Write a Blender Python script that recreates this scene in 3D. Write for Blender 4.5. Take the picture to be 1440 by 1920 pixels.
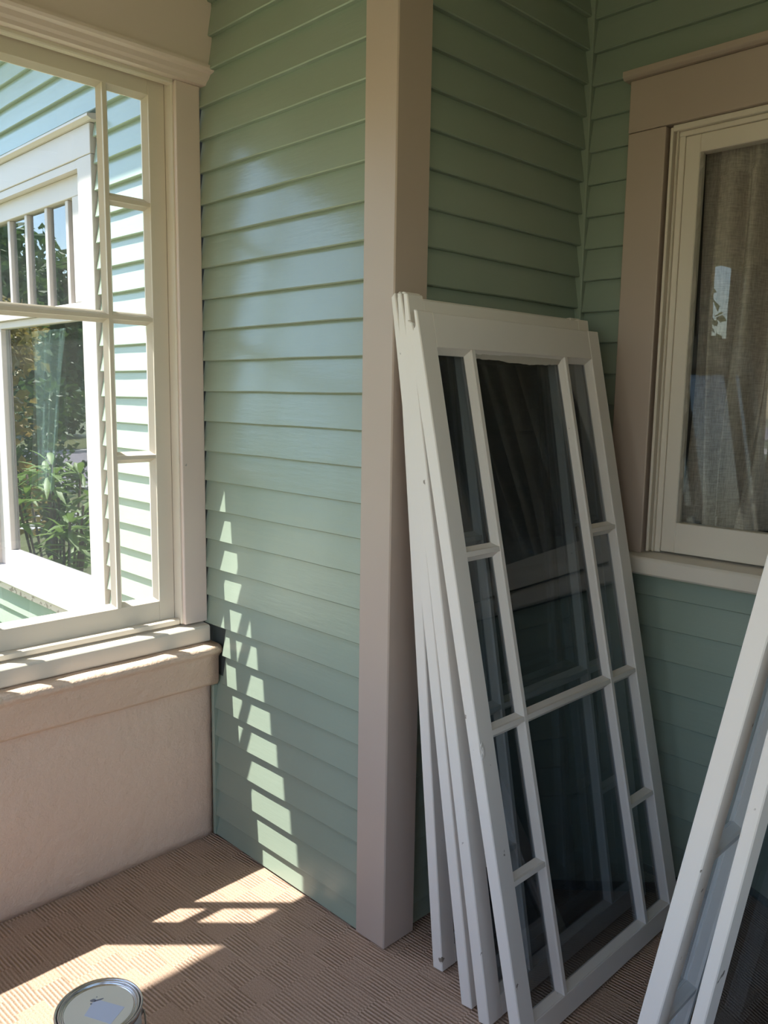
import bpy, bmesh, math, random
from mathutils import Vector, Matrix

# ------------------------------------------------------------------ clear
for o in list(bpy.data.objects):
    bpy.data.objects.remove(o, do_unlink=True)
S = bpy.context.scene
C = S.collection
RND = random.Random(7)

# ------------------------------------------------------------------ camera
CAM = dict(f=1548.2, pit=-8.0728, yaw=45.0747, roll=0.8851, loc=(2.1267, -1.3931, 1.4))
p_, y_, r_ = (math.radians(CAM[k]) for k in ('pit', 'yaw', 'roll'))
fw = Vector((-math.sin(y_) * math.cos(p_), math.cos(y_) * math.cos(p_), math.sin(p_)))
r0 = Vector((math.cos(y_), math.sin(y_), 0)); u0 = r0.cross(fw)
rt = r0 * math.cos(r_) + u0 * math.sin(r_); up = -r0 * math.sin(r_) + u0 * math.cos(r_)
cd = bpy.data.cameras.new('camera'); cam = bpy.data.objects.new('camera', cd); C.objects.link(cam)
cd.sensor_fit = 'VERTICAL'; cd.sensor_height = 36.0; cd.lens = 36.0 * CAM['f'] / 1920.0
cd.clip_start = 0.02; cd.clip_end = 500
M = Matrix((rt, up, -fw)).transposed().to_4x4(); M.translation = CAM['loc']
cam.matrix_world = M
S.camera = cam

# ------------------------------------------------------------------ world, sun, exposure
SUN_DIR = Vector((1.0, 1.04, -2.88)).normalized()          # the way sunlight travels
w = bpy.data.worlds.new('world'); S.world = w; w.use_nodes = True
nt = w.node_tree; bg = nt.nodes['Background']
sky = nt.nodes.new('ShaderNodeTexSky'); sky.sky_type = 'NISHITA'; sky.sun_disc = False
sky.sun_elevation = math.radians(64.7); sky.sun_rotation = math.atan2(-SUN_DIR.x, -SUN_DIR.y)
sky.air_density = 1.2; sky.dust_density = 0.6; sky.ozone_density = 1.0
nt.links.new(sky.outputs[0], bg.inputs[0]); bg.inputs[1].default_value = 0.27
sl = bpy.data.lights.new('sun', 'SUN'); sl.energy = 8.8; sl.angle = 0.0093; sl.color = (1.0, 0.95, 0.87)
so = bpy.data.objects.new('sun', sl); C.objects.link(so); so.location = (-10, -10, 30)
so.rotation_euler = SUN_DIR.to_track_quat('-Z', 'Y').to_euler()
vs = S.view_settings
vs.view_transform = 'Standard'; vs.look = 'None'; vs.gamma = 1.0; vs.use_curve_mapping = False
vs.exposure = 0.96

# ------------------------------------------------------------------ materials
def newmat(name):
    m = bpy.data.materials.new(name); m.use_nodes = True
    return m, m.node_tree, m.node_tree.nodes['Principled BSDF']

def paint(name, col, rough=0.45, var=0.06, grain=(6, 6, 60), bump=0.12, bscale=1.0, spec=0.5, dist=0.002, worn=0.0, worn_col=(.25, .2, .15)):
    """Brushed house paint: slight tone drift, brush-mark relief, optional worn spots."""
    m, t, b = newmat(name); N = t.nodes; L = t.links
    tc = N.new('ShaderNodeTexCoord')
    n1 = N.new('ShaderNodeTexNoise'); n1.inputs['Scale'].default_value = 3.5; n1.inputs['Detail'].default_value = 5
    L.new(tc.outputs['Object'], n1.inputs['Vector'])
    mx = N.new('ShaderNodeMix'); mx.data_type = 'RGBA'
    mx.inputs[6].default_value = (*[c * (1 - var) for c in col], 1); mx.inputs[7].default_value = (*[min(1, c * (1 + var)) for c in col], 1)
    L.new(n1.outputs['Fac'], mx.inputs[0])
    out = mx.outputs[2]
    if worn:
        n3 = N.new('ShaderNodeTexNoise'); n3.inputs['Scale'].default_value = 26; n3.inputs['Detail'].default_value = 6
        oi = N.new('ShaderNodeObjectInfo'); va = N.new('ShaderNodeVectorMath'); va.operation = 'MULTIPLY_ADD'   # every piece wears differently
        va.inputs[1].default_value = (37.0, 37.0, 37.0); L.new(oi.outputs['Random'], va.inputs[0]); L.new(tc.outputs['Object'], va.inputs[2])
        L.new(va.outputs[0], n3.inputs['Vector'])
        cr = N.new('ShaderNodeMapRange'); cr.inputs[1].default_value = 1 - worn; cr.inputs[2].default_value = 1 - worn + .03
        L.new(n3.outputs['Fac'], cr.inputs[0])
        m2 = N.new('ShaderNodeMix'); m2.data_type = 'RGBA'; m2.inputs[7].default_value = (*worn_col, 1)
        L.new(cr.outputs[0], m2.inputs[0]); L.new(out, m2.inputs[6]); out = m2.outputs[2]
    L.new(out, b.inputs['Base Color'])
    b.inputs['Roughness'].default_value = rough; b.inputs['Specular IOR Level'].default_value = spec
    mp = N.new('ShaderNodeMapping'); mp.inputs['Scale'].default_value = grain
    L.new(tc.outputs['Object'], mp.inputs['Vector'])
    n2 = N.new('ShaderNodeTexNoise'); n2.inputs['Scale'].default_value = bscale; n2.inputs['Detail'].default_value = 6; n2.inputs['Roughness'].default_value = .65
    L.new(mp.outputs[0], n2.inputs['Vector'])
    bp = N.new('ShaderNodeBump'); bp.inputs['Strength'].default_value = bump; bp.inputs['Distance'].default_value = dist
    L.new(n2.outputs['Fac'], bp.inputs['Height']); L.new(bp.outputs[0], b.inputs['Normal'])
    return m

GREEN = (0.292, 0.352, 0.283)
m_sidA = paint('green_paint_along_x', GREEN, .21, .07, (5, 5, 45), .25, dist=.003, spec=.7)
m_sidB = paint('green_paint_along_y', GREEN, .38, .07, (5, 5, 45), .25, dist=.003)
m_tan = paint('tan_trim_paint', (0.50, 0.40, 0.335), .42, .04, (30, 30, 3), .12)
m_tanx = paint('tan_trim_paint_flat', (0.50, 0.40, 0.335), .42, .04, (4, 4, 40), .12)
m_cas = paint('tan_trim_paint_lightened', (0.78, 0.645, 0.585), .42, .04, (12, 12, 12), .12)  # the corner post's tan, lightened in colour to stand for missing bounce light
m_cream = paint('cream_sash_paint', (0.78, 0.70, 0.60), .4, .04, (30, 30, 4), .12)
m_storm = paint('chalky_storm_sash_paint', (0.82, 0.76, 0.70), .5, .05, (25, 25, 4), .22, worn=.27, worn_col=(.30, .26, .22))
m_stile = paint('edge_storm_sash_paint', (0.82, 0.76, 0.70), .5, .05, (25, 25, 4), .25, worn=.30, worn_col=(.22, .18, .14))
m_white = paint('white_trim_paint', (0.54, 0.49, 0.47), .45, .04, (20, 20, 6), .15)
m_stucco = paint('tan_stucco', (0.80, 0.59, 0.455), .75, .07, (1, 1, 1), .8, 20, .3, .012)
m_ceil = paint('ceiling_boards', (0.62, 0.53, 0.47), .5, .05, (3, 30, 3), .15)
m_dark = paint('unlit_room_tone', (0.05, 0.045, 0.04), .9, .1, (2, 2, 2), 0)  # near-black, so the panels themselves carry the rooms' lack of light
m_sheath = paint('dark_sheathing', (0.06, 0.07, 0.065), .9, .1, (2, 2, 2), 0)
m_putty = paint('glazing_putty', (0.55, 0.50, 0.43), .6, .1, (40, 40, 40), .3)
m_worn = paint('weathered_sill_wood', (0.55, 0.47, 0.40), .7, .15, (8, 50, 50), .5, worn=.42, worn_col=(.28, .22, .18))
m_road = paint('asphalt', (0.26, 0.23, 0.25), .9, .1, (1, 1, 1), .2, 60)
m_walk = paint('concrete', (0.52, 0.49, 0.45), .9, .08, (1, 1, 1), .2, 30)
m_bark = paint('bark', (0.12, 0.085, 0.06), .9, .2, (20, 20, 3), .5, dist=.02)
m_shingle = paint('roof_shingle', (0.12, 0.11, 0.11), .9, .15, (10, 10, 10), .4)

def simple(name, col, rough=.5, metal=0., spec=.5):
    m, t, b = newmat(name); b.inputs['Base Color'].default_value = (*col, 1)
    b.inputs['Roughness'].default_value = rough; b.inputs['Metallic'].default_value = metal
    b.inputs['Specular IOR Level'].default_value = spec
    n = t.nodes.new('ShaderNodeTexNoise'); n.inputs['Scale'].default_value = 40
    bp = t.nodes.new('ShaderNodeBump'); bp.inputs['Strength'].default_value = .03; bp.inputs['Distance'].default_value = .001
    t.links.new(n.outputs['Fac'], bp.inputs['Height']); t.links.new(bp.outputs[0], b.inputs['Normal'])
    return m
m_tin = simple('tin_plate', (0.62, 0.62, 0.63), .25, 1.0)
m_wire = simple('steel_wire', (0.35, 0.34, 0.33), .35, 1.0)
m_lid = simple('cream_lid_paint', (0.72, 0.69, 0.58), .4)
m_paper = simple('pale_blue_paper', (0.58, 0.63, 0.76), .6)
m_ink = simple('grey_smudge', (0.20, 0.21, 0.25), .5)
m_canbody = simple('can_wrap', (0.62, 0.60, 0.57), .45)

def leafmat(name, col, col2):
    m, t, b = newmat(name); N = t.nodes; L = t.links
    tc = N.new('ShaderNodeTexCoord'); n = N.new('ShaderNodeTexNoise'); n.inputs['Scale'].default_value = 4
    L.new(tc.outputs['Object'], n.inputs['Vector'])
    mx = N.new('ShaderNodeMix'); mx.data_type = 'RGBA'; mx.inputs[6].default_value = (*col, 1); mx.inputs[7].default_value = (*col2, 1)
    L.new(n.outputs['Fac'], mx.inputs[0]); L.new(mx.outputs[2], b.inputs['Base Color'])
    b.inputs['Roughness'].default_value = .45
    tr = N.new('ShaderNodeBsdfTranslucent'); L.new(mx.outputs[2], tr.inputs['Color'])
    ms = N.new('ShaderNodeMixShader'); ms.inputs[0].default_value = .35
    out = N['Material Output']
    L.new(b.outputs[0], ms.inputs[1]); L.new(tr.outputs[0], ms.inputs[2]); L.new(ms.outputs[0], out.inputs['Surface'])
    return m
m_leaf = leafmat('dark_leaf', (.05, .11, .03), (.12, .20, .05))
m_leaf2 = leafmat('bright_leaf', (.16, .30, .05), (.34, .48, .12))
m_leaf3 = leafmat('golden_leaf', (.22, .26, .05), (.50, .30, .10))
m_grass = leafmat('lawn_grass', (.16, .20, .06), (.30, .30, .12))

def glassmat(name, tint=(.96, .98, .975), ior=1.5, gain=1.6, dirt=.02):
    """Thin window pane: clear transmission plus Fresnel reflection off both faces, a little grime."""
    m = bpy.data.materials.new(name); m.use_nodes = True; t = m.node_tree; N = t.nodes; L = t.links
    N.remove(N['Principled BSDF']); out = N['Material Output']
    tr = N.new('ShaderNodeBsdfTransparent'); tr.inputs[0].default_value = (*tint, 1)
    gl = N.new('ShaderNodeBsdfGlossy'); gl.inputs['Roughness'].default_value = .0
    gl.inputs['Color'].default_value = (.95, .97, 1, 1)
    fr = N.new('ShaderNodeFresnel'); fr.inputs[0].default_value = ior
    mt = N.new('ShaderNodeMath'); mt.operation = 'MULTIPLY'; mt.use_clamp = True; mt.inputs[1].default_value = gain
    L.new(fr.outputs[0], mt.inputs[0])
    ge = N.new('ShaderNodeNewGeometry'); mb = N.new('ShaderNodeMath'); mb.operation = 'MULTIPLY_ADD'   # the far face adds no second mirror
    mb.inputs[1].default_value = -1.0; mb.inputs[2].default_value = 1.0; L.new(ge.outputs['Backfacing'], mb.inputs[0])
    mf = N.new('ShaderNodeMath'); mf.operation = 'MULTIPLY'; L.new(mt.outputs[0], mf.inputs[0]); L.new(mb.outputs[0], mf.inputs[1])
    tc = N.new('ShaderNodeTexCoord'); n = N.new('ShaderNodeTexNoise'); n.inputs['Scale'].default_value = 2.2; n.inputs['Detail'].default_value = 2
    L.new(tc.outputs['Object'], n.inputs['Vector'])
    bp = N.new('ShaderNodeBump'); bp.inputs['Strength'].default_value = .05; bp.inputs['Distance'].default_value = .01
    L.new(n.outputs['Fac'], bp.inputs['Height']); L.new(bp.outputs[0], gl.inputs['Normal'])
    mx = N.new('ShaderNodeMixShader'); L.new(mf.outputs[0], mx.inputs[0]); L.new(tr.outputs[0], mx.inputs[1]); L.new(gl.outputs[0], mx.inputs[2])
    df = N.new('ShaderNodeBsdfDiffuse'); df.inputs[0].default_value = (.6, .62, .62, 1)
    m2 = N.new('ShaderNodeMixShader'); m2.inputs[0].default_value = dirt
    L.new(mx.outputs[0], m2.inputs[1]); L.new(df.outputs[0], m2.inputs[2]); L.new(m2.outputs[0], out.inputs['Surface'])
    return m
m_glass = glassmat('window_glass', dirt=.012)
m_glass_storm = glassmat('storm_glass', (.64, .68, .71), dirt=.012)
m_glass_out = glassmat('outdoor_window_glass', (.88, .92, .92), gain=2.0, dirt=.02)

def fabric(name, c1, c2, trans=.3, weave=900):
    m, t, b = newmat(name); N = t.nodes; L = t.links
    tc = N.new('ShaderNodeTexCoord')
    mp = N.new('ShaderNodeMapping'); mp.inputs['Scale'].default_value = (90, 90, 12); L.new(tc.outputs['Object'], mp.inputs[0])
    n = N.new('ShaderNodeTexNoise'); n.inputs['Scale'].default_value = 3; n.inputs['Detail'].default_value = 6; L.new(mp.outputs[0], n.inputs[0])
    mp2 = N.new('ShaderNodeMapping'); mp2.inputs['Scale'].default_value = (10, 10, 120); L.new(tc.outputs['Object'], mp2.inputs[0])
    n2 = N.new('ShaderNodeTexNoise'); n2.inputs['Scale'].default_value = 3; n2.inputs['Detail'].default_value = 4; L.new(mp2.outputs[0], n2.inputs[0])
    ad = N.new('ShaderNodeMath'); ad.operation = 'ADD'; L.new(n.outputs[0], ad.inputs[0]); L.new(n2.outputs[0], ad.inputs[1])
    mr = N.new('ShaderNodeMapRange'); mr.inputs[1].default_value = .7; mr.inputs[2].default_value = 1.3; L.new(ad.outputs[0], mr.inputs[0])
    mx = N.new('ShaderNodeMix'); mx.data_type = 'RGBA'; mx.inputs[6].default_value = (*c1, 1); mx.inputs[7].default_value = (*c2, 1)
    L.new(mr.outputs[0], mx.inputs[0]); L.new(mx.outputs[2], b.inputs['Base Color'])
    b.inputs['Roughness'].default_value = .9; b.inputs['Specular IOR Level'].default_value = .1
    bp = N.new('ShaderNodeBump'); bp.inputs['Strength'].default_value = .3; bp.inputs['Distance'].default_value = .001
    L.new(ad.outputs[0], bp.inputs['Height']); L.new(bp.outputs[0], b.inputs['Normal'])
    tr = N.new('ShaderNodeBsdfTranslucent'); L.new(mx.outputs[2], tr.inputs[0])
    ms = N.new('ShaderNodeMixShader'); ms.inputs[0].default_value = trans
    L.new(b.outputs[0], ms.inputs[1]); L.new(tr.outputs[0], ms.inputs[2]); L.new(ms.outputs[0], N['Material Output'].inputs['Surface'])
    return m
m_linen = fabric('linen_weave', (.34, .285, .245), (.62, .54, .475), .12)
m_sheer = fabric('pale_sheer', (.22, .30, .28), (.34, .42, .39), .5)

def carpetmat():
    m, t, b = newmat('ribbed_carpet'); N = t.nodes; L = t.links
    def math_(op, a, c=None, d=None):
        n = N.new('ShaderNodeMath'); n.operation = op
        for i, v in enumerate((a, c, d)):
            if v is None: continue
            if isinstance(v, (int, float)): n.inputs[i].default_value = v
            else: L.new(v, n.inputs[i])
        return n.outputs[0]
    tc = N.new('ShaderNodeTexCoord'); sp = N.new('ShaderNodeSeparateXYZ')
    mp = N.new('ShaderNodeMapping'); mp.inputs['Rotation'].default_value = (0, 0, math.radians(-3)); L.new(tc.outputs['Object'], mp.inputs[0])
    nz = N.new('ShaderNodeTexNoise'); nz.inputs['Scale'].default_value = 9; nz.inputs['Detail'].default_value = 3; L.new(mp.outputs[0], nz.inputs[0])
    L.new(mp.outputs[0], sp.inputs[0])
    X = sp.outputs[0]; Y = math_('ADD', sp.outputs[1], math_('MULTIPLY', math_('SUBTRACT', nz.outputs['Fac'], .5), .006))
    band = math_('FLOOR', math_('DIVIDE', Y, .0665))
    wn = N.new('ShaderNodeTexWhiteNoise'); wn.noise_dimensions = '1D'; L.new(band, wn.inputs['W'])
    seg = math_('FLOOR', math_('ADD', math_('DIVIDE', X, .082), wn.outputs['Value']))
    cmb = N.new('ShaderNodeCombineXYZ'); L.new(seg, cmb.inputs[0]); L.new(band, cmb.inputs[1])
    wn2 = N.new('ShaderNodeTexWhiteNoise'); wn2.noise_dimensions = '2D'; L.new(cmb.outputs[0], wn2.inputs['Vector'])
    ph = math_('MULTIPLY', math_('ROUND', math_('MULTIPLY', wn2.outputs['Value'], 2)), .5)
    wv = math_('SINE', math_('MULTIPLY', math_('ADD', math_('DIVIDE', Y, .0095), ph), 6.28318))
    alt = math_('FRACT', math_('MULTIPLY', math_('ADD', seg, band), .5))                 # ribbed and plain blocks take turns
    amp = math_('ADD', math_('ADD', .12, math_('MULTIPLY', alt, 1.1)), math_('MULTIPLY', wn2.outputs['Value'], .35))
    h = math_('ADD', math_('MULTIPLY', math_('MULTIPLY', wv, amp), .5), .5)
    fz = N.new('ShaderNodeTexNoise'); fz.inputs['Scale'].default_value = 240; fz.inputs['Detail'].default_value = 4; L.new(tc.outputs['Object'], fz.inputs[0])
    hh = math_('ADD', h, math_('MULTIPLY', fz.outputs['Fac'], .9))
    mx = N.new('ShaderNodeMix'); mx.data_type = 'RGBA'
    mx.inputs[6].default_value = (.29, .185, .13, 1); mx.inputs[7].default_value = (.62, .45, .345, 1)
    L.new(math_('SUBTRACT', math_('MULTIPLY', hh, .85), .28), mx.inputs[0]); mx.clamp_factor = True
    L.new(mx.outputs[2], b.inputs['Base Color']); b.inputs['Roughness'].default_value = .95; b.inputs['Specular IOR Level'].default_value = .15
    bp = N.new('ShaderNodeBump'); bp.inputs['Strength'].default_value = .7; bp.inputs['Distance'].default_value = .004
    L.new(hh, bp.inputs['Height']); L.new(bp.outputs[0], b.inputs['Normal'])
    return m
m_carpet = carpetmat()

# ------------------------------------------------------------------ mesh helpers
def link(name, me, mat, parent=None):
    o = bpy.data.objects.new(name, me); C.objects.link(o)
    if mat: me.materials.append(mat)
    if parent is not None: o.parent = parent
    return o

def mesh_from(verts, faces, name='m', smooth=False):
    me = bpy.data.meshes.new(name); me.from_pydata([tuple(v) for v in verts], [], faces); me.update()
    bm = bmesh.new(); bm.from_mesh(me); bmesh.ops.recalc_face_normals(bm, faces=bm.faces); bm.to_mesh(me); bm.free()
    if smooth:
        for p in me.polygons: p.use_smooth = True
    return me

def box_vf(x0, x1, y0, y1, z0, z1):
    v = [(x, y, z) for x in (x0, x1) for y in (y0, y1) for z in (z0, z1)]
    f = [(0, 1, 3, 2), (4, 6, 7, 5), (0, 4, 5, 1), (2, 3, 7, 6), (0, 2, 6, 4), (1, 5, 7, 3)]
    return v, f

def bevel_me(me, w, seg=1):
    bm = bmesh.new(); bm.from_mesh(me)
    bmesh.ops.bevel(bm, geom=list(bm.edges), offset=w, segments=seg, affect='EDGES', profile=.5)
    bm.to_mesh(me); bm.free(); return me

def box(name, mat, b, parent=None, bev=.002, seg=1):
    me = mesh_from(*box_vf(*b), name=name)
    if bev: bevel_me(me, bev, seg)
    return link(name, me, mat, parent)

def prism(name, mat, poly, axis, a, b, parent=None, nseg=1, jit=0., fn=None, bev=0):
    """Extrude a 2-D polygon along axis ('x','y' or 'z') from a to b, with nseg spans and a slight waver."""
    vs, fs = [], []; n = len(poly)
    for i in range(nseg + 1):
        t = a + (b - a) * i / nseg
        d = RND.uniform(-jit, jit); d2 = RND.uniform(-jit, jit)
        for (p, q) in poly:
            if axis == 'x': v = (t, p + d2 * .5, q + d)
            elif axis == 'y': v = (p + d2 * .5, t, q + d)
            else: v = (p, q, t)
            vs.append(fn(v) if fn else v)
    for i in range(nseg):
        for k in range(n):
            k2 = (k + 1) % n
            fs.append((i * n + k, i * n + k2, (i + 1) * n + k2, (i + 1) * n + k))
    fs.append(tuple(range(n))); fs.append(tuple(range(nseg * n, (nseg + 1) * n)))
    me = mesh_from(vs, fs, name)
    if bev: bevel_me(me, bev)
    return link(name, me, mat, parent)

def tag(o, label=None, cat=None, group=None, kind=None):
    if label: o['label'] = label
    if cat: o['category'] = cat
    if group: o['group'] = group
    if kind: o['kind'] = kind
    return o

def empty(name, loc=(0, 0, 0)):
    o = bpy.data.objects.new(name, None); C.objects.link(o); o.location = loc; o.empty_display_size = .1
    return o

def struct(o, label=None, cat=None):
    return tag(o, label, cat, kind='structure')

def lathe(prof, n=48):
    vs, fs = [], []
    for (r, z) in prof:
        for k in range(n):
            a = 2 * math.pi * k / n; vs.append((r * math.cos(a), r * math.sin(a), z))
    for i in range(len(prof) - 1):
        for k in range(n):
            k2 = (k + 1) % n
            fs.append((i * n + k, i * n + k2, (i + 1) * n + k2, (i + 1) * n + k))
    return vs, fs

def tube_vf(path, r, n=6):
    vs, fs = [], []
    for i, p in enumerate(path):
        p = Vector(p); a = Vector(path[max(0, i - 1)]); b = Vector(path[min(len(path) - 1, i + 1)])
        d = (b - a).normalized(); s = d.cross(Vector((0, 0, 1)))
        s = s.normalized() if s.length > 1e-4 else Vector((1, 0, 0)); t = d.cross(s)
        rr = r[i] if isinstance(r, (list, tuple)) else r
        for k in range(n):
            an = 2 * math.pi * k / n; vs.append(p + (s * math.cos(an) + t * math.sin(an)) * rr)
    for i in range(len(path) - 1):
        for k in range(n):
            k2 = (k + 1) % n; fs.append((i * n + k, i * n + k2, (i + 1) * n + k2, (i + 1) * n + k))
    fs.append(tuple(range(n))); fs.append(tuple(range((len(path) - 1) * n, len(path) * n)))
    return vs, fs

# ------------------------------------------------------------------ key dimensions (metres)
XA, YB, XE = 0.777, 0.795, 1.905       # corner face, right wall sheathing, face of the far projecting wall
CEIL = 2.62
FRONT_Y, END_X = -2.75, 4.0            # porch extent behind the camera

# ------------------------------------------------------------------ floor, ceiling, roof
floor = struct(box('floor', m_carpet, (-.02, END_X, FRONT_Y, YB, -.06, 0.0), bev=0), 'tan ribbed outdoor carpet covering the porch floor', 'floor')
ceil = struct(box('ceiling', m_ceil, (-.02, END_X, FRONT_Y, YB, CEIL, CEIL + .04), bev=0))
struct(box('trim_1', m_white, (-.50, -.02, FRONT_Y - .45, -.005, 2.81, 2.90), bev=.004), 'white porch eave overhanging outside the left window', 'eave')
struct(box('ceiling_roof', m_shingle, (-.50, END_X + .4, FRONT_Y - .45, YB, 2.90, 2.98), bev=0))

# ------------------------------------------------------------------ clapboard walls
def profile(z0, z1, out, thin=.004, butt=.0225):
    """Tapered clapboard section; out is +1/-1, the way it faces."""
    r = .0025
    return [(0, z0), (out * (butt - r), z0), (out * butt, z0 + r), (out * thin, z1), (0, z1)]

def clap(parent, mat, axis, base, out, a, b, z0, z1):
    poly = [(base + p, q) for p, q in profile(z0, z1, out)]
    n = max(2, int(abs(b - a) / .12))
    return prism('clapboard', mat, poly, axis, a, b, parent, n, .0009)

# centre wall A (plane y = 0, faces -y)
wallA = struct(box('wall_center', m_sheath, (-.02, XA - .03, 0.0, .05, 0, CEIL), bev=0), 'green clapboard wall between the left window and the tan corner post', 'wall')
E_ = .0888
for k in range(-1, 29):
    z0 = .0701 + k * E_; z1 = z0 + E_ + .016
    lo = max(z0, .006)
    x0 = -.03 if z0 > .64 else (.062 if z0 > .50 else .012)
    clap(wallA, m_sidA, 'x', 0.0, -1, x0 + RND.uniform(0, .002), XA - .10, lo, min(z1, CEIL - .002))
box('scribe_strip', m_sidA, (.006, .019, -.0265, -.0005, .006, .502), wallA, .002)
# outdoor part of the same wall (x < 0) built with its window below
wallD = struct(empty('wall_outdoor'), 'sunlit green clapboard wall seen outside through the left window', 'wall')
for b in [(-6.0, -1.83, 0, .03, -.6, 3.4), (-.775, -.22, 0, .03, -.6, 3.4), (-1.83, -.775, 0, .03, -.6, .574), (-1.83, -.775, 0, .03, 2.199, 3.4)]:
    box('sheathing', m_sheath, b, wallD, bev=0)
# window hole region on the outdoor wall: casing covers x -1.95..-.68
DX0, DX1 = -1.93, -.681
def d_boards():
    e = .0873
    for k in range(-14, 31):
        z0 = .68 + k * e; z1 = z0 + e + .016
        if z1 > .535 and z0 < 2.30:
            clap(wallD, m_sidA, 'x', 0.0, -1, DX1 + .004, -.20, z0, z1)
            clap(wallD, m_sidA, 'x', 0.0, -1, -4.2, DX0 - .004, z0, z1)
        else:
            clap(wallD, m_sidA, 'x', 0.0, -1, -4.2, -.20, z0, z1)
d_boards()

# return wall B (plane x = XA-.04, faces +x)
BX = XA - .040
wallB = struct(box('wall_return', m_sheath, (BX - .05, BX, .06, YB + .02, 0, CEIL), bev=0), 'dark green clapboard return wall behind the leaning window stack', 'wall')
for i in range(-5, 25):
    z0 = 2.1052 - i * E_; z1 = z0 + E_ + .016
    if z1 < .02 or z0 > CEIL - .01: continue
    clap(wallB, m_sidB, 'y', BX, 1, .082, YB - .012, max(z0, .006), min(z1, CEIL - .002))

# right wall C (plane y = YB, faces -y) with window opening
wallC = struct(empty('wall_right'), 'green clapboard wall around the curtained window on the right', 'wall')
OX0, OX1, OZ0, OZ1 = 1.0, 1.715, .965, 2.118
for b in [(BX, OX0, YB, YB + .03, 0, CEIL), (OX1, XE + .3, YB, YB + .03, 0, CEIL), (OX0, OX1, YB, YB + .03, 0, OZ0), (OX0, OX1, YB, YB + .03, OZ1, CEIL)]:
    box('sheathing', m_sheath, b, wallC, bev=0)
eC = .0895
for i in range(-2, 28):
    z0 = 2.4539 - i * eC; z1 = z0 + eC + .016
    if z1 < .02 or z0 > CEIL - .01: continue
    z0 = max(z0, .006); z1 = min(z1, CEIL - .002)
    if z0 < .905 < z1: z1 = .904
    if z1 > .93 and z0 < 2.262:
        clap(wallC, m_sidB, 'x', YB, -1, BX + .02, .898, z0, z1)
        clap(wallC, m_sidB, 'x', YB, -1, 1.822, XE, z0, z1)
    else:
        clap(wallC, m_sidB, 'x', YB, -1, BX + .02, XE, z0, z1)
box('corner_bead', m_sidB, (BX + .002, BX + .030, YB - .030, YB - .004, 0.004, CEIL - .002), wallC, .003)

# far projecting wall on the right, just outside the picture (the second stack leans on it)
wallE = struct(box('wall_far_right', m_sheath, (XE, XE + .05, -.02, YB, 0, CEIL), bev=0))
for k in range(-1, 29):
    z0 = .0701 + k * E_; z1 = z0 + E_ + .016
    clap(wallE, m_sidB, 'y', XE, -1, .06, YB - .03, max(z0, .006), min(z1, CEIL - .002))
wallE2 = struct(box('wall_back_right', m_sheath, (XE, END_X, -.02, .03, 0, CEIL), bev=0))
for k in range(-1, 29):
    z0 = .0701 + k * E_; z1 = z0 + E_ + .016
    clap(wallE2, m_sidA, 'x', -.02, -1, XE + .08, END_X, max(z0, .006), min(z1, CEIL - .002))
struct(box('trim_2', m_tan, (XE - .022, XE + .08, -.045, .06, 0.002, CEIL - .002), bev=.003))

# corner post between A and B
post = struct(empty('trim_3'), 'tall tan corner post between the two green walls', 'corner post')
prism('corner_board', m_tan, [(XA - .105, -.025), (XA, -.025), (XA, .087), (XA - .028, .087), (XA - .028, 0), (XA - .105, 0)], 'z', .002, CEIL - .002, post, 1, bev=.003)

# porch walls behind the camera (unseen; their openings are added to bring in fill light)
wallF = struct(empty('wall_front'))
FW = [(.3, 1.5), (1.7, 2.9)]  # front openings added to light the edges that face them
fx = [0.0] + [v for a in FW for v in a] + [END_X]
for i in range(0, len(fx), 2):
    box('panel', m_tanx, (fx[i], fx[i + 1], FRONT_Y - .12, FRONT_Y, 0, CEIL), wallF, 0)
for a, b in FW:
    box('panel', m_stucco, (a, b, FRONT_Y - .12, FRONT_Y, 0, .75), wallF, 0)
    box('panel', m_tanx, (a, b, FRONT_Y - .12, FRONT_Y, 2.2, CEIL), wallF, 0)
wallN = struct(empty('wall_end'))  # unseen end wall, opened up to brighten the left wall
for b in [(END_X, END_X + .12, FRONT_Y - .12, -.02, 0, .75), (END_X, END_X + .12, FRONT_Y - .12, -.02, 2.2, CEIL), (END_X, END_X + .12, FRONT_Y - .12, FRONT_Y + .25, .75, 2.2), (END_X, END_X + .12, -.25, -.02, .75, 2.2), (END_X, END_X + .12, -1.55, -1.40, .75, 2.2)]:
    box('panel', m_tanx, b, wallN, 0)

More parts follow.
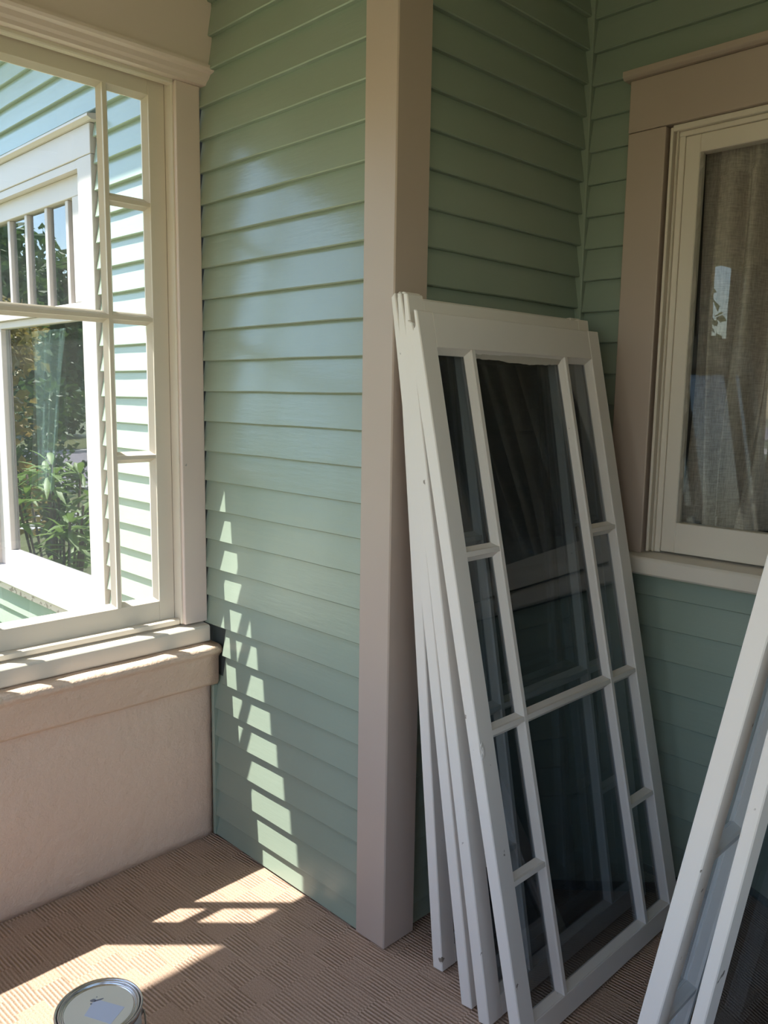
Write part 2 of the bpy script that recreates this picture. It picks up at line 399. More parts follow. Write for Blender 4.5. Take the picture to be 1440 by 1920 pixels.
# ------------------------------------------------------------------ left wall: stucco knee wall, cap, upper board
wallL = struct(empty('wall_left'), 'tan stucco knee wall under the left window', 'wall')
def stucco_wall():
    # one slab with a gently uneven plaster face
    ys = [-.006 - i * (2.74 / 70) for i in range(71)]; zs = [0.0 + i * .515 / 22 for i in range(23)]
    rnd = random.Random(3)
    vs, fs = [], []
    for y in ys:
        for z in zs:
            edge = .008 * math.exp(-abs(y + .006) / .01) + 0
            vs.append((rnd.uniform(-.0012, .0012) - edge + .002 * math.sin(y * 9 + z * 5) * .5, y, z))
    nz = len(zs)
    for i in range(len(ys) - 1):
        for j in range(nz - 1):
            a = i * nz + j; fs.append((a, a + 1, a + nz + 1, a + nz))
    n0 = len(vs)
    for y in (ys[0], ys[-1]):
        for z in (zs[0], zs[-1]): vs.append((-.2, y, z))
    fs.append((n0, n0 + 1, n0 + 3, n0 + 2))
    fs.append(tuple([n0] + list(range(0, nz)) + [n0 + 1])); fs.append(tuple([n0 + 2] + [(len(ys) - 1) * nz + j for j in range(nz)] + [n0 + 3]))
    fs.append(tuple([n0 + 1] + [i * nz + nz - 1 for i in range(len(ys))] + [n0 + 3]))
    fs.append(tuple([n0] + [i * nz for i in range(len(ys))] + [n0 + 2]))
    return link('plaster_face', mesh_from(vs, fs, 'plaster', True), m_stucco, wallL)
stucco_wall()
cap_poly = [(-.2, .505), (.022, .505), (.030, .516), (.032, .595), (.040, .606), (.050, .614), (.052, .624), (.046, .633), (.030, .637), (-.2, .640)]
capo = prism('wall_cap', m_stucco, cap_poly, 'y', -2.74, -.014, wallL, 60, .0012)
for p in capo.data.polygons: p.use_smooth = True
box('upper_board', m_cas, (-.2, .030, -2.74, -.006, 2.288, CEIL - .002), wallL, .003)
box('end_pier', m_tanx, (-.2, -.02, -2.74, -2.45, .64, 2.29), wallL, 0)

# ------------------------------------------------------------------ sash builder (storm windows and the left window share it)
def muntin_v(name, mat, parent, u, v0, v1, gl, t, sh, wf=.0055, wb=.0165):
    poly = [(0.0 - .001, u - wf), (0.0 - .001, u + wf), (-.006, u + wf + .0015), (-gl, u + wb), (-gl - .004, u + wb - .002), (-t + .004, u + wf + .004), (-t + .004, u - wf - .004), (-gl - .004, u - wb + .002), (-gl, u - wb), (-.006, u - wf - .0015)]
    return prism(name, mat, poly, 'z', v0, v1, parent, 1, 0, sh)
def muntin_h(name, mat, parent, v, u0, u1, gl, t, sh, wf=.0055, wb=.0165):
    poly = [(0.0 - .002, v - wf), (0.0 - .002, v + wf), (-.007, v + wf + .0015), (-gl, v + wb), (-gl - .004, v + wb - .002), (-t + .005, v + wf + .004), (-t + .005, v - wf - .004), (-gl - .004, v - wb + .002), (-gl, v - wb), (-.007, v - wf - .0015)]
    return prism(name, mat, poly, 'y', u0, u1, parent, 1, 0, sh)

def build_sash(parent, W, L, st, tr, br, t, muns, mid, bars, mat, gmat, edge_mat=None, shear=0., horn=0., gl=.018, notch=False):
    sh = lambda v: (v[0], v[1] + shear * v[2] / L, v[2])
    em = edge_mat or mat
    # left stile, its end grain broken at the top when notch is set
    if notch:
        poly = [(-t, 0), (0, 0), (0, L + horn), (-t * .30, L + horn + .004), (-t * .34, L - .030), (-t * .52, L - .036), (-t * .60, L - .022), (-t, L - .012)]
    else:
        poly = [(-t, 0), (0, 0), (0, L + horn), (-t * .38, L + horn + .004), (-t * .50, L + horn - (.055 if horn else .004)), (-t * .60, L + horn + .006), (-t, L + horn - .002)]
    n = len(poly); vs = [sh((p, 0, q)) for p, q in poly] + [sh((p, st, q)) for p, q in poly]
    fs = [tuple(range(n)), tuple(range(n, 2 * n))] + [(k, (k + 1) % n, n + (k + 1) % n, n + k) for k in range(n)]
    me = mesh_from(vs, fs, 'stile'); bevel_me(me, .0020); link('stile', me, em, parent)
    def bx(nm, b, m=mat, bev=.0014):
        v, f = box_vf(*b); me = mesh_from([sh(q) for q in v], f, nm)
        if bev: bevel_me(me, bev)
        return link(nm, me, m, parent)
    bx('stile', (-t, 0, W - st, W, 0, L + horn * .3))
    bx('rail', (-t + .0006, -.0006, st, W - st, L - tr, L - .001)); bx('rail', (-t + .0006, -.0006, st, W - st, 0.001, br))
    # inner stops: sloped glazing bead round the opening
    u0, u1, v0, v1 = st, W - st, br, L - tr
    b = .012
    for a, c, inner in ((u0, u0, 1), (u1, u1, -1)):
        poly = [(-.004, a), (-gl, a + inner * b), (-gl - .004, a + inner * b), (-gl - .004, a)]
        prism('glazing_bead', mat, poly, 'z', v0, v1, parent, 1, 0, sh)
    for a, inner in ((v0, 1), (v1, -1)):
        poly = [(-.004, a), (-gl, a + inner * b), (-gl - .004, a + inner * b), (-gl - .004, a)]
        prism('glazing_bead', mat, poly, 'y', u0, u1, parent, 1, 0, sh)
    for u in muns: muntin_v('muntin', mat, parent, u, v0, v1, gl, t, sh)
    if mid: muntin_h('muntin', mat, parent, mid, u0, u1, gl, t, sh)
    if muns:
        for v in bars:
            muntin_h('muntin', mat, parent, v, u0, muns[0], gl, t, sh)
            muntin_h('muntin', mat, parent, v, muns[-1], u1, gl, t, sh)
    # panes
    cols = [u0] + list(muns) + [u1]
    allv = sorted(list(bars) + ([mid] if mid else []))
    for i in range(len(cols) - 1):
        side = muns and i in (0, len(cols) - 2)
        vv = [v0] + (allv if side else ([mid] if mid else [])) + [v1]
        for j in range(len(vv) - 1):
            bx('pane', (-gl - .0035, -gl - .0005, cols[i] + .0025, cols[i + 1] - .0025, vv[j] + .0025, vv[j + 1] - .0025), gmat, 0)

# ------------------------------------------------------------------ window 1 (left): sashes at x = -.067, glass at -.085
win1 = struct(empty('window_1'), 'left porch window with narrow side panes in cream sash, sun outside', 'window')
XS = -.067
def lw_sash(y_right, W, muns, mid, bars):
    e = empty('sash'); e.parent = win1; e.location = (XS, y_right - W, .706)
    build_sash(e, W, 1.552, .05, .045, .068, .036, muns, mid, bars, m_cream, m_glass)
    return e
lw_sash(-.105, .719, (.172, .540), .897, (.504, 1.214))
lw_sash(-.826, 1.05, (), None, ())
lw_sash(-1.878, .60, (), None, ())
# head and side stops, jambs, casing, cap, sill
for (a, b) in ((-.128, -.106),):
    box('stop', m_cream, (-.100, -.030, -.104, -.088, .700, 2.262), win1, .002)
box('jamb', m_cas, (-.16, -.046, -.088, -.030, .690, 2.285), win1, .002)
box('casing', m_cas, (-.046, -.018, -.104 + .006, -.020, .6985, 2.2575), win1, .003, 2)
box('head_jamb', m_cas, (-.16, -.030, -2.45, -.088, 2.262, 2.288), win1, .002)
box('head_stop', m_cream, (-.050, -.024, -2.45, -.100, 2.246, 2.262), win1, .003)
cap1 = [(-.06, 2.2575), (.002, 2.2575), (.006, 2.266), (.014, 2.272), (.020, 2.283), (.034, 2.286), (.040, 2.292), (.040, 2.300), (.0305, 2.304), (-.06, 2.304)]
prism('head_cap', m_cas, cap1, 'y', -2.45, -.004, win1, 1)
box('bottom_stop', m_cream, (-.064, -.036, -2.45, -.104, .6985, .716), win1, .003)
sillp = [(-.16, .641), (.001, .639), (.006, .644), (.006, .686), (.001, .6915), (-.16, .700)]
prism('sill', m_cream, sillp, 'y', -2.45, -.026, win1, 1, bev=.0015)
box('mullion', m_cream, (-.10, -.060, -1.8775, -1.8765, .70, 2.26), win1, 0)

link('paint_flake', mesh_from([(-.0178, -.0905, 1.1845), (-.014, -.0885, 1.1862), (-.0172, -.0835, 1.1825), (-.0130, -.0862, 1.1905), (-.0176, -.0872, 1.1855), (-.0160, -.0880, 1.1820)], [(0, 1, 5), (1, 2, 5), (1, 3, 4), (3, 2, 4), (0, 4, 1)], 'flake'), m_white, win1)

# ------------------------------------------------------------------ window 2 (right, curtained)
win2 = struct(empty('window_2'), 'right window with tan casing and cream sash, linen curtain behind glass', 'window')
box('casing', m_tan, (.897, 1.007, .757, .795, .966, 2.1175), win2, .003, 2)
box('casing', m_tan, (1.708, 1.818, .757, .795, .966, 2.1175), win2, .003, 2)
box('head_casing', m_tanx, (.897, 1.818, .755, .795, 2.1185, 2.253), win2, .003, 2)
capp = [(.795, 2.2535), (.744, 2.2535), (.738, 2.258), (.735, 2.262), (.735, 2.276), (.795, 2.284)]
prism('head_cap', m_tanx, capp, 'x', .883, 1.832, win2, 1, bev=.001)
for s in (0, 1):
    X = (lambda a: a) if not s else (lambda a: 2.715 - a)
    for nm, a, b, y0, y1 in (('jamb', 1.016, 1.0235, .766, .90), ('parting_strip', 1.024, 1.030, .784, .90), ('parting_strip', 1.0305, 1.034, .774, .90), ('stop', 1.0345, 1.0505, .783, .90)):
        xx = sorted((X(a), X(b))); box(nm, m_cream, (xx[0], xx[1], y0, y1, .972, 2.112), win2, .0015)
box('head_jamb', m_cream, (1.0215, 1.6935, .768, .90, 2.102, 2.1175), win2, .0015)
box('head_stop', m_cream, (1.0345, 1.6805, .781, .90, 2.088, 2.1015), win2, .0015)
sill2 = [(.90, .905), (.722, .912), (.715, .918), (.715, .957), (.720, .963), (.775, .968), (.90, .976)]
prism('sill', m_cream, sill2, 'x', .872, 1.843, win2, 1, bev=.001)
sash2 = empty('sash'); sash2.parent = win2
SX0, SX1, SZ0, SZ1 = 1.051, 1.664, .975, 2.0875
yA_, yB_ = .786, .822
box('stile', m_cream, (SX0, SX0 + .041, yA_, yB_, SZ0, SZ1), sash2, .002); box('stile', m_cream, (SX1 - .041, SX1, yA_, yB_, SZ0, SZ1), sash2, .002)
box('rail', m_cream, (SX0 + .041, SX1 - .041, yA_, yB_, SZ1 - .046, SZ1), sash2, .002); box('rail', m_cream, (SX0 + .041, SX1 - .041, yA_, yB_, SZ0, SZ0 + .085), sash2, .002)
box('pane', m_glass, (SX0 + .039, SX1 - .039, .800, .803, SZ0 + .083, SZ1 - .044), sash2, 0)
# ragged putty line round the pane
def putty():
    rnd = random.Random(5); z0, z1, x0 = SZ0 + .085, SZ1 - .046, SX0 + .041
    vs, fs = [], []
    n = 60
    for i in range(n + 1):
        z = z0 + (z1 - z0) * i / n; wdt = .004 + rnd.uniform(-.0015, .002)
        vs += [(x0 - .001, .787, z), (x0 + .001, .787, z), (x0 + wdt, .7995, z), (x0 - .001, .7995, z)]
    for i in range(n):
        for k in range(4):
            fs.append((i * 4 + k, i * 4 + (k + 1) % 4, i * 4 + 4 + (k + 1) % 4, i * 4 + 4 + k))
    fs += [(0, 1, 2, 3), (n * 4, n * 4 + 1, n * 4 + 2, n * 4 + 3)]
    link('putty', mesh_from(vs, fs, 'putty'), m_putty, sash2)
putty()
# box standing in for the room behind it, its dimness painted on
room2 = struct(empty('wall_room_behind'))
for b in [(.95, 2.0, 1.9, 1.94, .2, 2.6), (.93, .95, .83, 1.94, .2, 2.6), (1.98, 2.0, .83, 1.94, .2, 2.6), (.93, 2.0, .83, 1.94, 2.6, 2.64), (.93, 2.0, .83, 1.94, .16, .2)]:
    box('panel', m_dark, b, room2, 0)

def curtain(name, mat, x0, x1, z0, z1, ymid, folds, amp, seed, left_gap=0., puddle=False, top_gather=True, taper=0.):
    rnd = random.Random(seed)
    nx, nz = folds * 14, 60
    ph = [rnd.uniform(-.5, .5) for _ in range(folds + 2)]
    vs, fs = [], []
    for j in range(nz + 1):
        tz = j / nz; z = z0 + (z1 - z0) * tz
        for i in range(nx + 1):
            s = i / nx; k = s * folds
            wob = ph[int(k)] * (1 - (k % 1)) + ph[int(k) + 1] * (k % 1)
            a = amp * (.72 + .28 * math.sin(k * 1.7 + seed)) * (1.0 - .25 * tz)
            y = ymid + a * math.sin(2 * math.pi * (k + .25 * wob + .12 * math.sin(tz * 3 + k))) + .25 * a * math.sin(2 * math.pi * k * 2.3 + 2 * tz)
            fl = (1 - tz) ** 3
            x = x0 + (x1 - x0) * s + .012 * math.sin(k * 2.1 + tz * 4) * (1 - tz) + .006 * math.sin(2 * math.pi * k)
            x = x0 + (x - x0) * (1 - taper * (1 - tz))
            if puddle:
                y -= .028 * fl * (0.6 + .4 * math.sin(k * 3.1)); x += .02 * fl * math.sin(k * 1.9)
            if top_gather and tz > .93: y = ymid + (y - ymid) * .55 + .004 * math.sin(2 * math.pi * k * 3)
            vs.append((x, y, z + (.010 * math.sin(k * 2.6) if j == 0 else 0)))
    for j in range(nz):
        for i in range(nx):
            a = j * (nx + 1) + i; fs.append((a, a + 1, a + nx + 2, a + nx + 1))
    o = link(name, mesh_from(vs, fs, name, True), mat)
    md = o.modifiers.new('thick', 'SOLIDIFY'); md.thickness = .0012
    return o
cu = curtain('curtain', m_linen, 1.066, 1.69, 1.045, 2.075, .882, 8, .052, 4, puddle=True)
tag(cu, 'gathered taupe linen curtain hanging behind the right window glass', 'curtain')

# ------------------------------------------------------------------ window 3 (outdoors, in the sunlit wall)
win3 = struct(empty('window_3'), 'white outdoor window in the sunlit wall reflecting the garden', 'window')
box('casing', m_white, (-.775, DX1, -.030, .0, .575, 2.1985), win3, .002)
box('casing', m_white, (DX0, DX0 + .1, -.030, .0, .575, 2.1985), win3, .002)
box('head_casing', m_white, (DX0, DX1, -.031, .0, 2.1995, 2.300), win3, .002)
prism('head_cap', m_white, [(0, 2.3005), (-.040, 2.3005), (-.055, 2.308), (-.055, 2.316), (0, 2.326)], 'x', DX0 - .03, DX1 + .035, win3, 1)
# wall opening lining: recess is a box standing proud into the dark room behind
box('jamb', m_white, (-.790, -.775, -.028, .075, .575, 2.198), win3, 0)
box('jamb', m_white, (DX0 + .1, DX0 + .115, -.028, .075, .575, 2.198), win3, 0)
box('head_jamb', m_white, (DX0 + .115, -.790, -.026, .075, 2.17, 2.198), win3, 0)
prism('sill', m_white, [(.075, .552), (-.052, .545), (-.058, .552), (-.058, .578), (.02, .596), (.075, .596)], 'x', DX0 - .03, DX1 + .02, win3, 1, bev=.001)
box('sill_edge', m_worn, (DX0 - .02, DX1 + .01, -.045, -.001, .515, .545), win3, .003, 2)
us = empty('sash'); us.parent = win3
ux0, ux1 = DX0 + .115, -.790
# upper sash with upright bars
for b in [(ux0, ux1, .004, .040, 2.095, 2.170), (ux0, ux1, .004, .040, 1.690, 1.720), (ux0, ux0 + .06, .004, .040, 1.72, 2.095), (ux1 - .12, ux1, .004, .040, 1.72, 2.095)]:
    box('rail' if b[1] - b[0] > .5 else 'stile', m_white, b, us, .002)
mx_ = [-1.532, -1.354, -1.160, -.975]
for x in mx_: box('muntin', m_white, (x - .012, x + .012, .012, .036, 1.72, 2.095), us, .002)
px_ = [ux0 + .06] + mx_ + [ux1 - .0]
for i in range(len(px_) - 1):
    box('pane', m_glass_out, (px_[i] + .002, px_[i + 1] - .002, .026, .029, 1.722, 2.093), us, 0)
ls = empty('sash'); ls.parent = win3
for b in [(ux0, ux1, .020, .055, 1.660, 1.6895), (ux0, ux1, .020, .055, .596, .672), (ux0, ux0 + .12, .020, .055, .672, 1.66), (ux1 - .03, ux1, .020, .055, .672, 1.66)]:
    box('rail' if b[1] - b[0] > .5 else 'stile', m_white, b, ls, .002)
box('pane', m_glass_out, (ux0 + .118, ux1 - .028, .040, .043, .670, 1.662), ls, 0)
room3 = struct(empty('wall_room_outdoor'))  # closed stand-in room, shade painted into its panels
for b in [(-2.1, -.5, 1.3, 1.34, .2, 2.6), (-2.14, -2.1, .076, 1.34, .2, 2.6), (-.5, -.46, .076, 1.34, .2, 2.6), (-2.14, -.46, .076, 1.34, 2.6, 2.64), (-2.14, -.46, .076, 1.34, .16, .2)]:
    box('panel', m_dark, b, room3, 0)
cu3 = curtain('sheer_curtain', m_sheer, -1.66, -1.30, .95, 1.655, .14, 4, .014, 9, taper=.55)
tag(cu3, 'pale sheer curtain inside the outdoor window, seen through its glass', 'curtain')
# eave of the house over the outdoor wall
struct(box('trim_4', m_white, (-6.2, -.52, -.45, -.02, 3.28, 3.42), bev=.004))

# ------------------------------------------------------------------ leaning storm windows
def place(e, xb, xt, z_len, y0, t, flip=False, rot=0.0):
    """Stand a sash on the floor with its foot at xb and head at xt."""
    s = (xt - xb) / z_len; c = math.sqrt(1 - s * s)
    Z = Vector((s, 0, c)); Y = Vector((math.sin(rot), math.cos(rot), 0)); X = Y.cross(Z).normalized(); Z = X.cross(Y)
    m = Matrix((X, Y, Z)).transposed().to_4x4()
    lift = max(0.0, X.z * t)
    m.translation = (xb, y0, lift + .001)
    e.matrix_world = m
ST = dict(W=.719, L=1.605, st=.05, tr=.077, br=.050, t=.0315, muns=(.172, .547), mid=.686, bars=(.353, 1.076))
def storm(label, notch, horn, thick=1.0, shear=-.035, **kw):
    e = empty('storm_window')
    a = dict(ST); a.update(kw); a['t'] = ST['t'] * thick
    build_sash(e, mat=m_storm, gmat=m_glass_storm, edge_mat=m_stile, shear=shear, horn=horn, notch=notch, gl=.018 * thick, **a)
    tag(e, label, 'storm window', 'wooden storm windows leaning on the porch walls')
    return e
def copy_thing(src, label):
    o = src.copy(); C.objects.link(o); o['label'] = label
    for ch in src.children:
        c = ch.copy(); C.objects.link(c); c.parent = o
    return o
T_ = ST['t']
front = storm('front storm window of the leaning stack, its dark panes fully in view', True, .0)
place(front, 1.2336, .906, 1.605, -.054, T_, rot=.0044)
back = storm('rearmost storm window of the stack, touching the tan corner post', False, .008, L=1.622, bars=(.353, 1.085), shear=-.042)
place(back, .936, .8095, 1.622, .021, T_)
f2 = copy_thing(back, 'second storm window from the corner post in the leaning stack')
place(f2, 1.066, .8415, 1.622, -.026, T_)
f3 = copy_thing(back, 'storm window directly behind the front one in the leaning stack')
place(f3, 1.128, .8735, 1.622, -.040, T_)
r1 = storm('storm window at lower right with its wide pale edge toward the viewer', False, .008, L=1.622, bars=(.353, 1.085), shear=0.0)
place(r1, 1.485 + T_, 1.485 + T_ + .287, 1.622, -.2, T_)
r2 = storm('thinner storm window with one wide pane at the lower right picture edge', False, .004, .65, 0.0, muns=(), mid=None, bars=())
place(r2, 1.575 + .0205, 1.575 + .0205 + .243, 1.605, -.2, .0205)

# loose glazing compound hanging at the head of the front window's middle pane
def front_putty():
    rnd = random.Random(2); vs, fs = [], []; n = 40
    for i in range(n + 1):
        t = i / n; u = .184 + (.535 - .184) * t
        d = .010 + .006 * max(0, math.sin((t - .25) * 4.2)) + rnd.uniform(-.001, .0015)
        sh = -.035 * 1.5 / 1.605
        vs += [(-.006, u + sh, 1.529), (-.017, u + sh, 1.529 - d - .006), (-.0182, u + sh, 1.529)]
    for i in range(n):
        for k in range(3): fs.append((i * 3 + k, i * 3 + (k + 1) % 3, i * 3 + 3 + (k + 1) % 3, i * 3 + 3 + k))
    fs += [(0, 1, 2), (n * 3, n * 3 + 1, n * 3 + 2)]
    link('putty', mesh_from(vs, fs, 'putty'), m_putty, front)
front_putty()
# chip of raised paint on the left stile of the front window
def chip():
    rnd = random.Random(11); vs, fs = [], []
    for j in range(5):
        r = .013 * (1 - j / 4.6)
        for k in range(10):
            a = 2 * math.pi * k / 10; q = r * rnd.uniform(.7, 1.25)
            vs.append((.0005 + .004 * (j / 4) ** .7, .006 + q * math.cos(a) * .7 - .035 * .41, .66 + q * 1.3 * math.sin(a)))
    for j in range(4):
        for k in range(10): fs.append((j * 10 + k, j * 10 + (k + 1) % 10, j * 10 + 10 + (k + 1) % 10, j * 10 + 10 + k))
    fs.append(tuple(range(40, 50)))
    link('paint_blister', mesh_from(vs, fs, 'chip'), m_storm, front)
chip()

# ------------------------------------------------------------------ paint can
can = empty('paint_can', (.689, -.736, 0.0)); tag(can, 'closed metal paint can with cream lid and pale blue sticker on the carpet', 'paint can')
vsf = lathe([(.0, .0), (.079, .0), (.0815, .002), (.0815, .006), (.0795, .009), (.0795, .176), (.0805, .180), (.0835, .183), (.0842, .187), (.0832, .1905), (.0808, .1905), (.0790, .187), (.0785, .180), (.074, .179), (.0, .179)])
link('body', mesh_from(*vsf, 'body', True), m_tin, can)
vsf = lathe([(.0, .1795), (.0775, .1795), (.0782, .186), (.0770, .1895), (.0752, .1898), (.0740, .187), (.0735, .1835), (.0715, .1828), (.0702, .1850), (.0690, .1860), (.0675, .1856), (.0665, .1840), (.0, .1840)])
lid = link('lid', mesh_from(*vsf, 'lid', True), m_tin, can)
vsf = lathe([(.0, .1839), (.0662, .1839), (.0664, .1848), (.0655, .1852), (.0, .1852)])
link('lid_face', mesh_from(*vsf, 'lid_face', False), m_lid, lid)
vsf = lathe([(.0799, .012), (.0802, .014), (.0802, .172), (.0799, .174)])
link('wrap', mesh_from(*vsf, 'wrap', True), m_canbody, can)
q = [(.686, -.765), (.657, -.729), (.719, -.697), (.742, -.738)]
vs = [(x - .689, y + .736, z) for z in (.1852, .1856) for x, y in q]
st_ = link('sticker', mesh_from(vs, [(0, 1, 2, 3), (4, 5, 6, 7), (0, 1, 5, 4), (1, 2, 6, 5), (2, 3, 7, 6), (3, 0, 4, 7)], 'sticker'), m_paper, lid)
def smudge():
    rnd = random.Random(8); vs, fs = [], []
    for (cx, cy, lx, ly, an) in ((-.024, .010, .011, .0022, 1.3), (-.030, .002, .006, .004, .6), (-.024, -.005, .002, .002, 0), (-.034, .012, .0012, .0012, 0)):
        b = len(vs)
        for z in (.1853, .1858):
            for k in range(10):
                a = 2 * math.pi * k / 10; r = rnd.uniform(.75, 1.2); x = lx * r * math.cos(a); y = ly * r * math.sin(a)
                vs.append((cx + x * math.cos(an) - y * math.sin(an), cy + x * math.sin(an) + y * math.cos(an), z))
        fs.append(tuple(range(b + 10, b + 20)))
        for k in range(10): fs.append((b + k, b + (k + 1) % 10, b + 10 + (k + 1) % 10, b + 10 + k))
    link('paint_smudge', mesh_from(vs, fs, 'smudge'), m_ink, lid)
smudge()
for s in (1, -1):
    d = Vector((.25 * s, .968 * s, 0)).normalized()
    vsf = lathe([(.0, .006), (.006, .005), (.009, .002), (.0105, 0)], 14)
    me = mesh_from(*vsf, 'ear', True)
    o = link('handle_ear', me, m_wire, can); o.matrix_local = Matrix.Translation(d * .0800 + Vector((0, 0, .150))) @ d.to_track_quat('Z', 'Y').to_matrix().to_4x4()
d = Vector((.25, .968, 0)).normalized(); e2 = Vector((d.y, -d.x, 0))
path = []
for i in range(25):
    a = math.pi * i / 24
    path.append(d * (.0875 * math.cos(a)) + e2 * (.0875 * math.sin(a)) + Vector((0, 0, .150 - .055 * math.sin(a))))
link('bail_handle', mesh_from(*tube_vf(path, .0017), 'bail', True), m_wire, can)

# ------------------------------------------------------------------ garden outside (seen in the outdoor window's reflection)
GZ = -.60
g = link('ground', mesh_from([(-90, -90, GZ), (90, -90, GZ), (90, 90, GZ), (-90, 90, GZ)], [(0, 1, 2, 3)], 'lawn'), m_grass)
struct(g, 'sunny lawn around the house', 'lawn')
def strip(name, mat, x0, x1, z, label):
    struct(box(name, mat, (x0, x1, -60, 60, GZ - .05, GZ + z), bev=0), label, name)
strip('road', m_road, -23.5, -13.8, .02, 'grey asphalt street beyond the lawn')
strip('sidewalk', m_walk, -11.0, -9.6, .03, 'pale concrete sidewalk along the street')
strip('kerb', m_walk, -13.8, -13.5, .10, 'concrete kerb along the near side of the street')
strip('kerb', m_walk, -23.9, -23.5, .10, 'concrete kerb along the far side of the street')

def leaf_cloud(blobs, n, size, seed, long=1.0):
    rnd = random.Random(seed); vs, fs = [], []
    wts = [b[3] ** 2 for b in blobs]
    for _ in range(n):
        bx_, by, bz, br = rnd.choices(blobs, wts)[0]
        while True:
            v = Vector((rnd.gauss(0, 1), rnd.gauss(0, 1), rnd.gauss(0, 1)))
            if v.length > .01: break
        v.normalize(); p = Vector((bx_, by, bz)) + v * br * (rnd.random() ** .45)
        a = Vector((rnd.gauss(0, 1), rnd.gauss(0, 1), rnd.gauss(0, .6))).normalized()
        b = a.cross(Vector((rnd.gauss(0, 1), rnd.gauss(0, 1), rnd.gauss(0, 1)))).normalized()
        s = size * rnd.uniform(.6, 1.4); L_ = s * long
        i = len(vs); nn = a.cross(b) * s * .15
        vs += [p, p + a * L_ * .5 + b * s * .35 + nn, p + a * L_, p + a * L_ * .5 - b * s * .35 + nn]
        fs.append((i, i + 1, i + 2, i + 3))
    me = bpy.data.meshes.new('leaves'); me.from_pydata([tuple(v) for v in vs], [], fs); me.update()
    return me
def tree(name, label, x, y, h, r, mat, seed, n=2600, size=.22, group='trees and shrubs in the garden', trunk=None):
    rnd = random.Random(seed); e = empty(name, (x, y, GZ)); tag(e, label, 'tree' if h > 3 else 'shrub', group)
    th = trunk if trunk is not None else h * .35
    path = [(0, 0, 0), (.05 * r * rnd.uniform(-1, 1), .05 * r, th * .5), (.1 * r * rnd.uniform(-1, 1), 0, th), (0, .1 * r, h * .7)]
    link('trunk', mesh_from(*tube_vf(path, [h * .03, h * .024, h * .02, h * .006], 8), 'trunk', True), m_bark, e)
    blobs = []
    for _ in range(11):
        a = rnd.uniform(0, 6.28); q = rnd.uniform(0, .7) * r; z = rnd.uniform(th + .12 * h, h * .85)
        blobs.append((q * math.cos(a), q * math.sin(a), z, rnd.uniform(.3, .55) * r))
    blobs.append((0, 0, h * .8, .45 * r))
    o = link('foliage', leaf_cloud(blobs, n, size, seed), mat, e); o['kind'] = 'stuff'
    return e
tree('street_tree', 'dark leafy street tree standing nearest the house corner', -17.5, -5.2, 6.2, 2.3, m_leaf, 21, 3200, .24)
tree('street_tree', 'tall dark tree across the street, farthest from the house', -27.0, -10.6, 7.0, 2.6, m_leaf, 22, 3600, .30, trunk=.8)
tree('street_tree', 'tree across the street in line with the house wall', -26.0, -2.6, 7.2, 2.6, m_leaf, 23, 4200, .30)
tree('street_tree', 'broad tree across the street toward the front of the porch', -26.0, -19.0, 8.0, 3.4, m_leaf, 24, 4000, .34)
tree('street_tree', 'tree on the lawn far out in front of the porch', -9.0, -17.0, 7.0, 2.6, m_leaf, 25, 3000, .26)
tree('street_tree', 'dense low-branched tree beyond the street, nearest the wall line', -34.0, -5.5, 6.8, 3.0, m_leaf, 26, 4200, .36, trunk=.5)
tree('street_tree', 'dense low-branched tree beyond the street, second from the wall line', -35.0, -13.8, 7.0, 3.4, m_leaf, 27, 4600, .36, trunk=.5)
tree('street_tree', 'dense low-branched tree beyond the street, third from the wall line', -37.0, -23.5, 7.5, 3.6, m_leaf, 28, 4600, .36, trunk=.5)
tree('garden_shrub', 'tall shrub with golden new leaves beside the house wall', -5.0, -1.15, 3.0, .62, m_leaf3, 31, 2200, .085, trunk=.5)
tree('garden_shrub', 'airy green shrub on the lawn behind the leafy plant', -6.4, -2.1, 2.3, .7, m_leaf, 32, 1800, .085, trunk=.3)
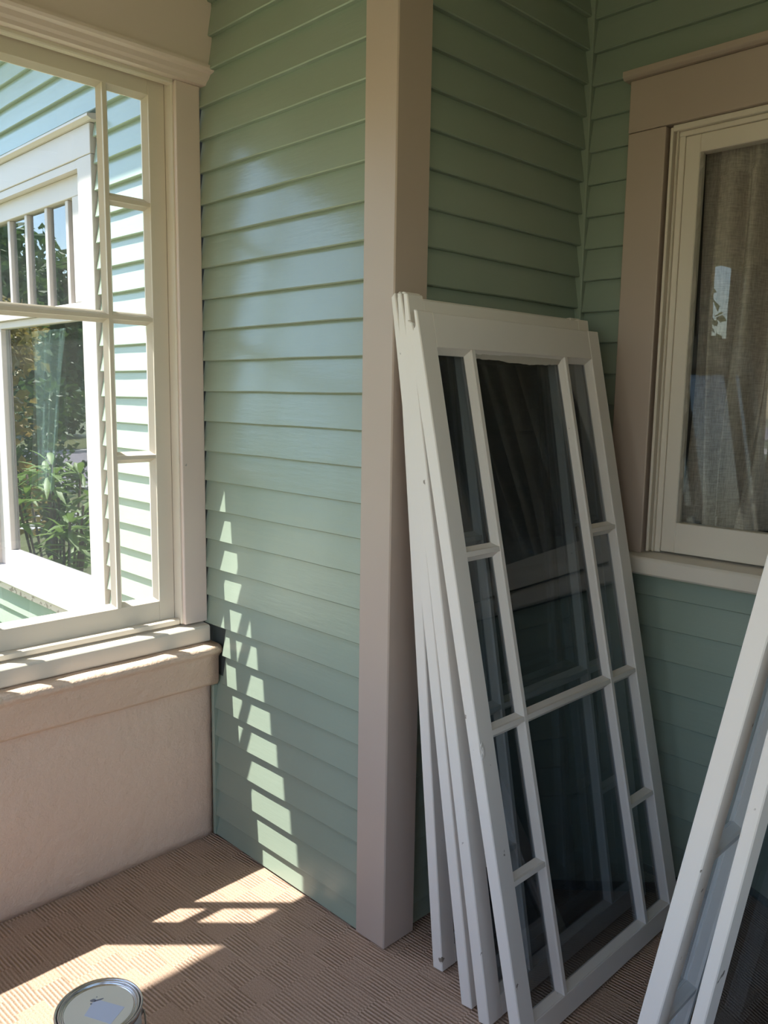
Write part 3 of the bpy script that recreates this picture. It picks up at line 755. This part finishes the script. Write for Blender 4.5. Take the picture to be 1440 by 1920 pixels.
def long_leaf_plant(label, x, y, heads, seed, L=.20, wd=.042, mat=m_leaf2):
    rnd = random.Random(seed); e = empty('leafy_plant', (x, y, GZ)); tag(e, label, 'plant', 'long-leaved plants by the outdoor wall')
    sv, sf, lv, lf = [], [], [], []
    for (hx, hy, hz) in heads:
        v, f = tube_vf([(0, 0, 0), (hx * .5, hy * .5, hz * .55), (hx, hy, hz)], .008, 5)
        b = len(sv); sv += v; sf += [tuple(i + b for i in q) for q in f]
        for k in range(14):
            a = rnd.uniform(0, 6.28); el = rnd.uniform(-.35, .9); l = L * rnd.uniform(.7, 1.2); base = Vector((hx, hy, hz - rnd.uniform(0, .16)))
            dr = Vector((math.cos(a) * math.cos(el), math.sin(a) * math.cos(el), math.sin(el))); sd = Vector((-math.sin(a), math.cos(a), 0))
            b = len(lv); wv = wd * rnd.uniform(.8, 1.2)
            for t, ww in ((0, .15), (.25, .8), (.55, 1.), (.8, .6), (1., .02)):
                c = base + dr * l * t - Vector((0, 0, 1)) * l * .28 * t * t
                lv += [c + sd * wv * .5 * ww + Vector((0, 0, .006 * ww)), c, c - sd * wv * .5 * ww + Vector((0, 0, .006 * ww))]
            for j in range(4):
                for q in range(2): lf.append((b + j * 3 + q, b + j * 3 + q + 1, b + j * 3 + 4 + q, b + j * 3 + 3 + q))
    link('stem', mesh_from(sv, sf, 'stem', True), m_bark, e)
    me = bpy.data.meshes.new('leaves'); me.from_pydata([tuple(v) for v in lv], [], lf); me.update()
    for p in me.polygons: p.use_smooth = True
    o = link('foliage', me, mat, e); o['kind'] = 'stuff'
    return e
rnd = random.Random(44)
long_leaf_plant('bright green long-leaved bush reflected low in the outdoor window', -2.75, -.62,
    [(rnd.uniform(-.45, .45), rnd.uniform(-.25, .25), rnd.uniform(.75, 1.62)) for _ in range(30)], 44)
long_leaf_plant('long-leaved plant growing against the wall below the outdoor window sill', -1.80, -.36,
    [(.10, .12, .98), (-.02, .02, .90), (.14, .02, .80), (-.15, -.05, .92)], 45, .22, .03)
